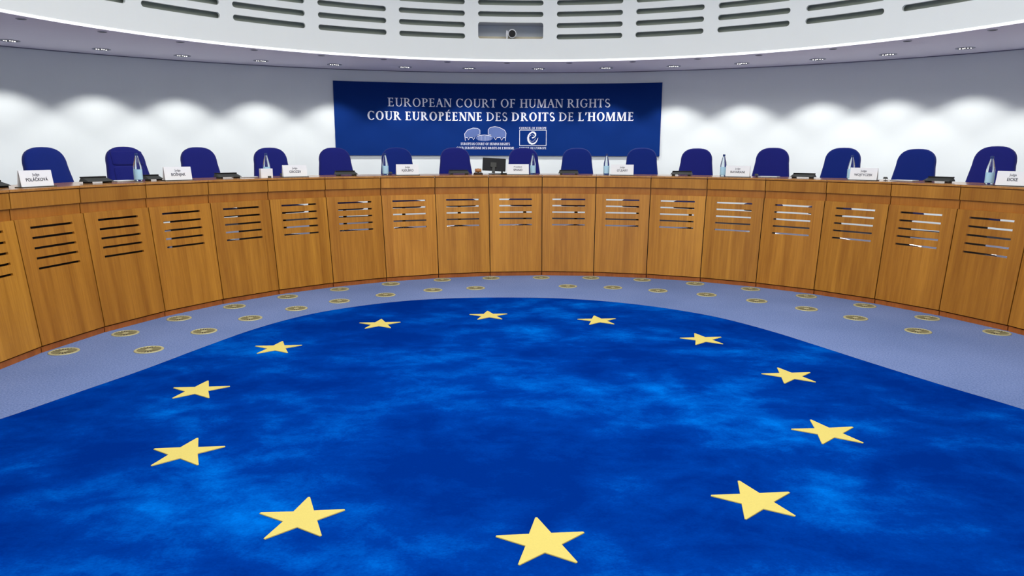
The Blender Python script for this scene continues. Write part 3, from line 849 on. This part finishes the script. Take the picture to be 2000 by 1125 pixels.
# ------------------------------------------------------------------ office chairs
def chair_parts(root, fabric, split=False):
    # outline of the backrest (x, height above seat frame) : wide foot, rounded head
    HB, W0, W1 = 0.72, 0.305, 0.235
    def outline(k):
        pts = []; N = 10
        pts.append((-W0 * k, 0.0))
        ys = 0.72 - 0.20
        pts.append((-(W0 + (W1 - W0) * 0.5) * k - 0.004, ys * 0.5))
        for i in range(N + 1):
            t = PI - PI / 2 * i / N
            pts.append(((0.235 * abs(math.cos(t)) ** 0.74 * -1) * k, ys + 0.20 * (math.sin(t) ** 0.74)))
        for p in [(-x, y) for x, y in pts[::-1][1:]]: pts.append(p)
        c = (0, 0.36)
        return [(x, c[1] + (y - c[1]) * (0.5 + 0.5 * k) if k < 1 else y) for x, y in pts]
    rec = D(14)
    def tr(x, h, d):   # d = outward depth
        return (x, 0.20 + d * math.cos(rec) + h * math.sin(rec), 0.50 + h * math.cos(rec) - d * math.sin(rec))
    rings = []
    for k, d in ((0.55, -0.048), (0.88, -0.045), (0.96, -0.036), (1.0, -0.018), (1.0, 0.016), (0.96, 0.032), (0.86, 0.042), (0.5, 0.046)):
        rings.append([tr(x, h, d) for x, h in outline(k)])
    s = MB(); s.loops(rings); s.build('backrest', fabric, root, smooth=True)
    if split:
        for h0, h1, nm in ((0.507, 0.665, 'headrest_pad'), (0.06, 0.497, 'lumbar_pad')):
            q = MB()
            def rr(k, d, h0=h0, h1=h1):
                hm, hh = (h0 + h1) / 2, (h1 - h0) / 2
                wdt = 0.192
                out_ = []
                for i in range(24):
                    t = 2 * PI * i / 24
                    cx_, sy_ = math.cos(t), math.sin(t)
                    out_.append(tr(wdt * k * math.copysign(abs(cx_) ** 0.2, cx_), hm + (hh - (1 - k) * 0.05) * math.copysign(abs(sy_) ** 0.2, sy_), d))
                return out_
            q.loops([rr(1.0, -0.038), rr(1.0, -0.048), rr(0.97, -0.057), rr(0.7, -0.060)])
            q.build(nm, fabric, root, smooth=True)
    def rbox(w, d, z0, z1, y0, k=1.0):
        o_ = []
        for i in range(24):
            t = 2 * PI * i / 24
            o_.append((w / 2 * k * math.copysign(abs(math.cos(t)) ** 0.45, math.cos(t)), y0 + d / 2 * k * math.copysign(abs(math.sin(t)) ** 0.45, math.sin(t)), z0))
        return o_
    s = MB(); s.loops([rbox(0.50, 0.48, 0.40, 0, -0.03, 0.92), rbox(0.50, 0.48, 0.42, 0, -0.03), rbox(0.50, 0.48, 0.465, 0, -0.03), rbox(0.50, 0.48, 0.485, 0, -0.03, 0.93), rbox(0.50, 0.48, 0.49, 0, -0.03, 0.6)])
    s.build('seat', fabric, root, smooth=True)
    MB().box((0, 0.2, 0.445), (0.12, 0.16, 0.05)).build('back_bracket', M_BLACK, root, bevel=0.005)
    MB().tube((0, -0.02, 0.09), (0, -0.02, 0.41), 0.028, 0.024, 14).build('gas_column', M_BLACK, root)
    for k in range(5):
        a = 2 * PI * k / 5 + 0.3
        ex, ey = 0.29 * math.cos(a), -0.02 + 0.29 * math.sin(a)
        l = MB(); l.tube((0.02 * math.cos(a), -0.02 + 0.02 * math.sin(a), 0.105), (ex, ey, 0.078), 0.026, 0.016, 8); leg = l.build('leg', M_ALU, root)
        c_ = MB(); c_.tube((ex - 0.02 * math.sin(a), ey + 0.02 * math.cos(a), 0.030), (ex + 0.02 * math.sin(a), ey - 0.02 * math.cos(a), 0.030), 0.029, 0.029, 12)
        c_.tube((ex, ey, 0.03), (ex, ey, 0.08), 0.007, 0.007, 6); c_.build('caster', M_BLACK, leg)
protoA = empty('office_chair'); chair_parts(protoA, M_FABRIC); remember(protoA)
protoB = empty('office_chair'); chair_parts(protoB, M_FABRIC2); remember(protoB)
protoC = empty('office_chair'); chair_parts(protoC, M_FABRIC, True); remember(protoC)
CHA = [(-67.95, 1.775, 'B'), (-58.95, 1.785, 'C'), (-50.0, 1.785, 'A'), (-40.55, 1.785, 'A'), (-31.55, 1.79, 'A'), (-22.5, 1.795, 'B'), (-13.77, 1.80, 'A'), (-3.36, 1.80, 'A'),
       (4.78, 1.80, 'B'), (14.47, 1.805, 'B'), (22.45, 1.80, 'A'), (33.0, 1.81, 'A'), (42.15, 1.81, 'B'), (51.05, 1.795, 'B'), (59.65, 1.825, 'A')]
what = ['behind the first name plate', 'with a stitched pad crease, behind the first water bottle', 'behind the second name plate', 'behind a bottle and small white box', 'overlapping the left edge of the banner', 'behind a bottle at the left part of the banner', 'left of the gavel and monitor',
        'behind the middle name plate, right of the monitor', 'in front of the banner, behind a low desk unit', 'at the right corner of the banner', 'just right of the banner', 'right of the bottle on the bare wall', 'behind a bottle and name plate', 'between two name plates', 'behind the last bottle and name plate']
used = set()
for i, (a, zt, kind) in enumerate(CHA):
    pr = {'A': protoA, 'B': protoB, 'C': protoC}[kind]
    o = pr if kind not in used else copy_tree(pr)
    used.add(kind)
    x, y = pt(BC, 5.60, a)
    sc = (zt - ZD) / (0.50 + 0.72 * math.cos(D(14)) + 0.004)
    o.location = (x, y, ZD); o.rotation_euler = (0, 0, -D(a)); o.scale = (0.99, 0.98, sc)
    tag(o, 'blue office chair, %s, %s' % (nth(i, 15), what[i]), 'chair', 'blue chairs behind the bench')

# ------------------------------------------------------------------ things on the bench
def on_top(r, a):
    x, y = pt(BC, r, a); return (x, y, ZT)
def text_mesh(txt, size, name, bold=0.0, squeeze=1.0):
    cu = bpy.data.curves.new(name, 'FONT'); cu.body = txt; cu.size = size; cu.align_x = 'CENTER'; cu.align_y = 'CENTER'
    cu.offset = bold; cu.extrude = 0.0004; cu.resolution_u = 3
    o = bpy.data.objects.new(name, cu); COL.objects.link(o)
    bpy.context.view_layer.update()
    dg = bpy.context.evaluated_depsgraph_get()
    me = bpy.data.meshes.new_from_object(o.evaluated_get(dg)); me.name = name
    bpy.data.objects.remove(o); bpy.data.curves.remove(cu)
    for v in me.vertices: v.co.x *= squeeze
    me.materials.clear(); me.materials.append(M_INK)
    return me
names = [('Judge', 'POL\u00c1\u010cKOV\u00c1'), ('Judge', 'BO\u0160NJAK'), ('Judge', 'GROZEV'), ('Judge', 'KJ\u00d8LBRO'), ('President', 'SPANO'), ('Judge', "O'LEARY"), ('Judge', 'RAVARANI'), ('Judge', 'WOJTYCZEK'), ('Judge', 'EICKE')]
PLA = [(-79.95, -75.965), (-61.06, -57.309), (-43.68, -39.785), (-25.543, -21.661), (-6.951, -3.344), (10.293, 14.236), (28.739, 32.579), (47.037, 50.95), (65.982, 69.87)]
pl_where = ['at the far left in front of the first chair', 'left of the third chair', 'right of the small white box', 'between the sixth and seventh chairs', 'right of the monitor in front of the banner', 'at the right part of the banner', 'on the bare wall right of the banner', 'in front of the third chair from right', 'at the far right edge']
PWID, PHEI = 0.315, 0.150
m = MB(); lean = 0.020
m.loops([[(-PWID/2, -0.026, 0.004), (PWID/2, -0.026, 0.004), (PWID/2, -0.023, 0.004), (-PWID/2, -0.023, 0.004)],
         [(-PWID/2, -0.026 + lean, PHEI), (PWID/2, -0.026 + lean, PHEI), (PWID/2, -0.023 + lean, PHEI), (-PWID/2, -0.023 + lean, PHEI)]])
me_front = m.mesh('front_card', M_CARD)
m = MB()
m.loops([[(-PWID/2, 0.023, 0.004), (PWID/2, 0.023, 0.004), (PWID/2, 0.026, 0.004), (-PWID/2, 0.026, 0.004)],
         [(-PWID/2, 0.023 - lean, PHEI), (PWID/2, 0.023 - lean, PHEI), (PWID/2, 0.026 - lean, PHEI), (-PWID/2, 0.026 - lean, PHEI)]])
me_rear = m.mesh('rear_card', M_CARD)
me_foot = MB().box((0, 0, 0.004), (0.33, 0.10, 0.008)).mesh('foot', M_GREYP)
tilt = math.atan2(lean, PHEI - 0.004)
for i, ((a0, a1), (l1, l2)) in enumerate(zip(PLA, names)):
    a = (a0 + a1) / 2
    loc = on_top(4.93, a)
    face = -D(a) * 0.93
    o = empty('name_plate', loc, face)
    place('front_card', me_front, o); place('rear_card', me_rear, o); place('foot', me_foot, o)
    for txt, size, zz, bd in ((l1, 0.034, 0.112, 0.0), (l2, 0.043 if len(l2) < 9 else 0.039, 0.066, 0.0006)):
        t = place('lettering', text_mesh(txt, size, 'lettering', bd, 0.92), o)
        t.rotation_euler = (PI / 2 - tilt, 0, 0)
        t.location = (0, -0.0272 + lean * (zz - 0.004) / (PHEI - 0.004), zz)
    tag(o, 'white name plate, %s, %s' % (nth(i, 9), pl_where[i]), 'name plate', 'name plates along the bench')

# water bottles
bt = empty('water_bottle')
MB().lathe([(0.034, 0.0), (0.041, 0.006), (0.042, 0.03), (0.042, 0.145), (0.041, 0.158), (0.034, 0.195), (0.020, 0.250), (0.0135, 0.272), (0.0135, 0.285)], 28).build('glass_body', M_GLASS, bt, smooth=True)
MB().lathe([(0.0432, 0.022), (0.0434, 0.024), (0.0434, 0.126), (0.0432, 0.128)], 28, cap0=False, cap1=False).build('paper_label', M_LABEL, bt, smooth=True)
MB().lathe([(0.0160, 0.272), (0.0165, 0.276), (0.0165, 0.296), (0.0145, 0.300)], 18).build('cap', M_CAP, bt, smooth=False)
remember(bt)
BT = [(-63.608, 5.05), (-45.3, 5.05), (-26.787, 5.05), (-2.531, 5.05), (9.575, 5.05), (28.102, 5.05), (46.646, 5.05), (64.294, 5.05)]
bw = ['in front of the second chair', 'behind the small white box', 'at the left part of the banner', 'just right of the middle name plate', 'in front of the bare strip under the banner', 'on the bare wall right of the banner', 'beside the name plate with the longest name', 'left of the last name plate']
for i, (a, r) in enumerate(BT):
    o = bt if i == 0 else copy_tree(bt)
    o.location = on_top(r, a)
    tag(o, 'clear blue-labelled water bottle, %s, %s' % (nth(i, 8), bw[i]), 'bottle', 'water bottles along the bench')

# low conference units (dark wedge console on feet)
cu = empty('conference_unit')
s = MB(); wv = 0.30
s.loops([[(-wv/2, -0.055, 0.016), (wv/2, -0.055, 0.016), (wv/2, 0.075, 0.016), (-wv/2, 0.075, 0.016)],
         [(-wv/2 + 0.008, -0.050, 0.024), (wv/2 - 0.008, -0.050, 0.024), (wv/2 - 0.02, 0.065, 0.062), (-wv/2 + 0.02, 0.065, 0.062)]])
s.build('housing', M_GREYP, cu, bevel=0.003)
s = MB(); s.box((0, 0.055, 0.058), (0.27, 0.045, 0.014)); s.build('display_bar', M_BLACK, cu, bevel=0.003)
for sx in (-0.11, 0.11):
    MB().box((sx, 0.0, 0.008), (0.035, 0.09, 0.016)).build('foot', M_BLACK, cu)
remember(cu)
CO = [(-80.3, -1), (-68.55, 0), (-60.75, 1), (-50.75, 0), (-32.85, 0), (-14.65, 0), (3.4, 0), (21.56, 0), (39.77, 0), (57.85, 0)]
cw = ['cut off at the left edge', 'between the first two chairs', 'left of the second name plate', 'between the third and fourth chairs', 'in front of the fifth chair', 'left of the gavel', 'in front of the ninth chair from left', 'in front of the chair right of the banner', 'between the fourth and third chairs from right', 'between the last two chairs']
for i, (a, f) in enumerate(CO):
    o = cu if i == 0 else copy_tree(cu)
    if i == 0: a = -80.9
    if i == 2: a = -60.95
    o.location = on_top(5.10 if i not in (0, 2) else 5.13, a); o.rotation_euler = (0, 0, -D(a))
    if i == 2: o.scale = (0.62, 0.8, 1)
    tag(o, 'low dark console, %s, %s' % (nth(i, 10), cw[i]), 'console', 'conference consoles along the bench')

# small goose microphones with square heads
mc = empty('microphone')
MB().lathe([(0.032, 0), (0.032, 0.006), (0.012, 0.010)], 16).build('base', M_BLACK, mc)
MB().tube((0, 0, 0.008), (0, -0.012, 0.045), 0.004, 0.004, 8).build('stem', M_BLACK, mc)
MB().loops([[(-0.030, -0.030, 0.036), (0.034, -0.030, 0.036), (0.034, 0.006, 0.036), (-0.030, 0.006, 0.036)], [(-0.026, -0.022, 0.074), (0.020, -0.022, 0.074), (0.020, 0.0, 0.074), (-0.026, 0.0, 0.074)]]).build('head', M_GREYP, mc, bevel=0.003)
remember(mc)
for i, (a, r, t) in enumerate([(-42.95, 5.08, 'just left of the third name plate'), (-25.9, 5.08, 'just left of the fourth name plate'), (33.2, 5.05, 'left of the fourth chair from right'), (51.4, 5.05, 'right of the plate with the longest name')]):
    o = mc if i == 0 else copy_tree(mc)
    o.location = on_top(r, a); o.rotation_euler = (0, 0, -D(a))
    if i < 2: o.scale = (0.8, 0.8, 0.62)
    tag(o, 'small black desk microphone on the bench, %s' % t, 'microphone', 'small microphones on the bench')

# sheets of paper
pp = empty('paper_pad')
MB().box((0, 0, 0.008), (0.25, 0.17, 0.006)).build('sheets', M_CARD, pp)
MB().box((0, 0, 0.0025), (0.26, 0.18, 0.005)).build('backing_board', M_GREYP, pp)
remember(pp)
for i, (a, r, t) in enumerate([(-64.3, 5.22, 'beside the first bottle'), (-47.6, 5.22, 'left of the small white box'), (34.6, 5.2, 'in front of the fourth chair from right'), (53.1, 5.2, 'left of the second chair from right')]):
    o = pp if i == 0 else copy_tree(pp)
    o.location = on_top(r, a); o.rotation_euler = (0, 0, -D(a))
    tag(o, 'white paper pad lying on the bench %s' % t, 'paper', 'paper pads on the bench')

# white box beside the second bottle
bx = empty('card_box', on_top(4.93, -46.15), D(46.15))
MB().box((0, 0, 0.056), (0.155, 0.05, 0.112)).build('box_body', M_CARD, bx, bevel=0.003)
MB().box((0.03, -0.0262, 0.012), (0.045, 0.003, 0.020)).build('dark_mark', M_GREYP, bx)
tag(bx, 'small white card box in front of the second bottle on the bench', 'box')

# gavel on its sounding block
gv = empty('gavel_set', on_top(5.05, -11.58), D(11.58))
tag(gv, 'wooden gavel resting on a dark round sounding block left of the monitor', 'gavel')
MB().lathe([(0.068, 0.0), (0.070, 0.008), (0.062, 0.022), (0.052, 0.028)], 24).build('sounding_block', M_DARK, gv, smooth=False)
s = MB()
prof = [(0.020, -0.045), (0.026, -0.043), (0.027, -0.032), (0.022, -0.028), (0.026, -0.018), (0.030, 0.0), (0.026, 0.018), (0.022, 0.028), (0.027, 0.032), (0.026, 0.043), (0.020, 0.045)]
s.loops([[(x, r * math.cos(2*PI*k/18), 0.058 + r * math.sin(2*PI*k/18)) for k in range(18)] for r, x in prof])
s.build('gavel_head', M_WOODG, gv, smooth=True)
s = MB(); s.tube((0, 0.02, 0.058), (0.02, 0.19, 0.036), 0.008, 0.011, 10); s.build('handle', M_WOODG, gv)

# monitor seen from behind
mo = empty('computer_monitor', on_top(5.17, -8.75), D(8.75 - 4))
tag(mo, 'black flat monitor turned away on a stand in the middle of the bench', 'monitor')
rx = Matrix.Rotation(D(-10), 3, 'X') @ Matrix.Rotation(D(3.0), 3, 'Y')
MB().box((0, 0.03, 0.138), (0.34, 0.022, 0.188), rx).build('screen_housing', M_BLACK, mo, bevel=0.006)
MB().box((-0.01, 0.0, 0.075), (0.045, 0.020, 0.12), rx).build('neck', M_GREYP, mo, bevel=0.004)
MB().box((0.02, 0.02, 0.005), (0.20, 0.14, 0.010)).build('base', M_BLACK, mo, bevel=0.003)
MB().box((-0.01, 0.008, 0.135), (0.09, 0.016, 0.07), rx).build('mount_plate', M_GREYP, mo, bevel=0.004)
ms = empty('desk_handset', on_top(5.05, -7.35), D(7.3))
tag(ms, 'small black desk controller between the monitor and the middle name plate', 'controller')
MB().box((0, 0, 0.010), (0.085, 0.05, 0.020)).build('body', M_BLACK, ms, bevel=0.004)
MB().box((-0.025, 0, 0.035), (0.022, 0.03, 0.035)).build('knob', M_BLACK, ms, bevel=0.004)
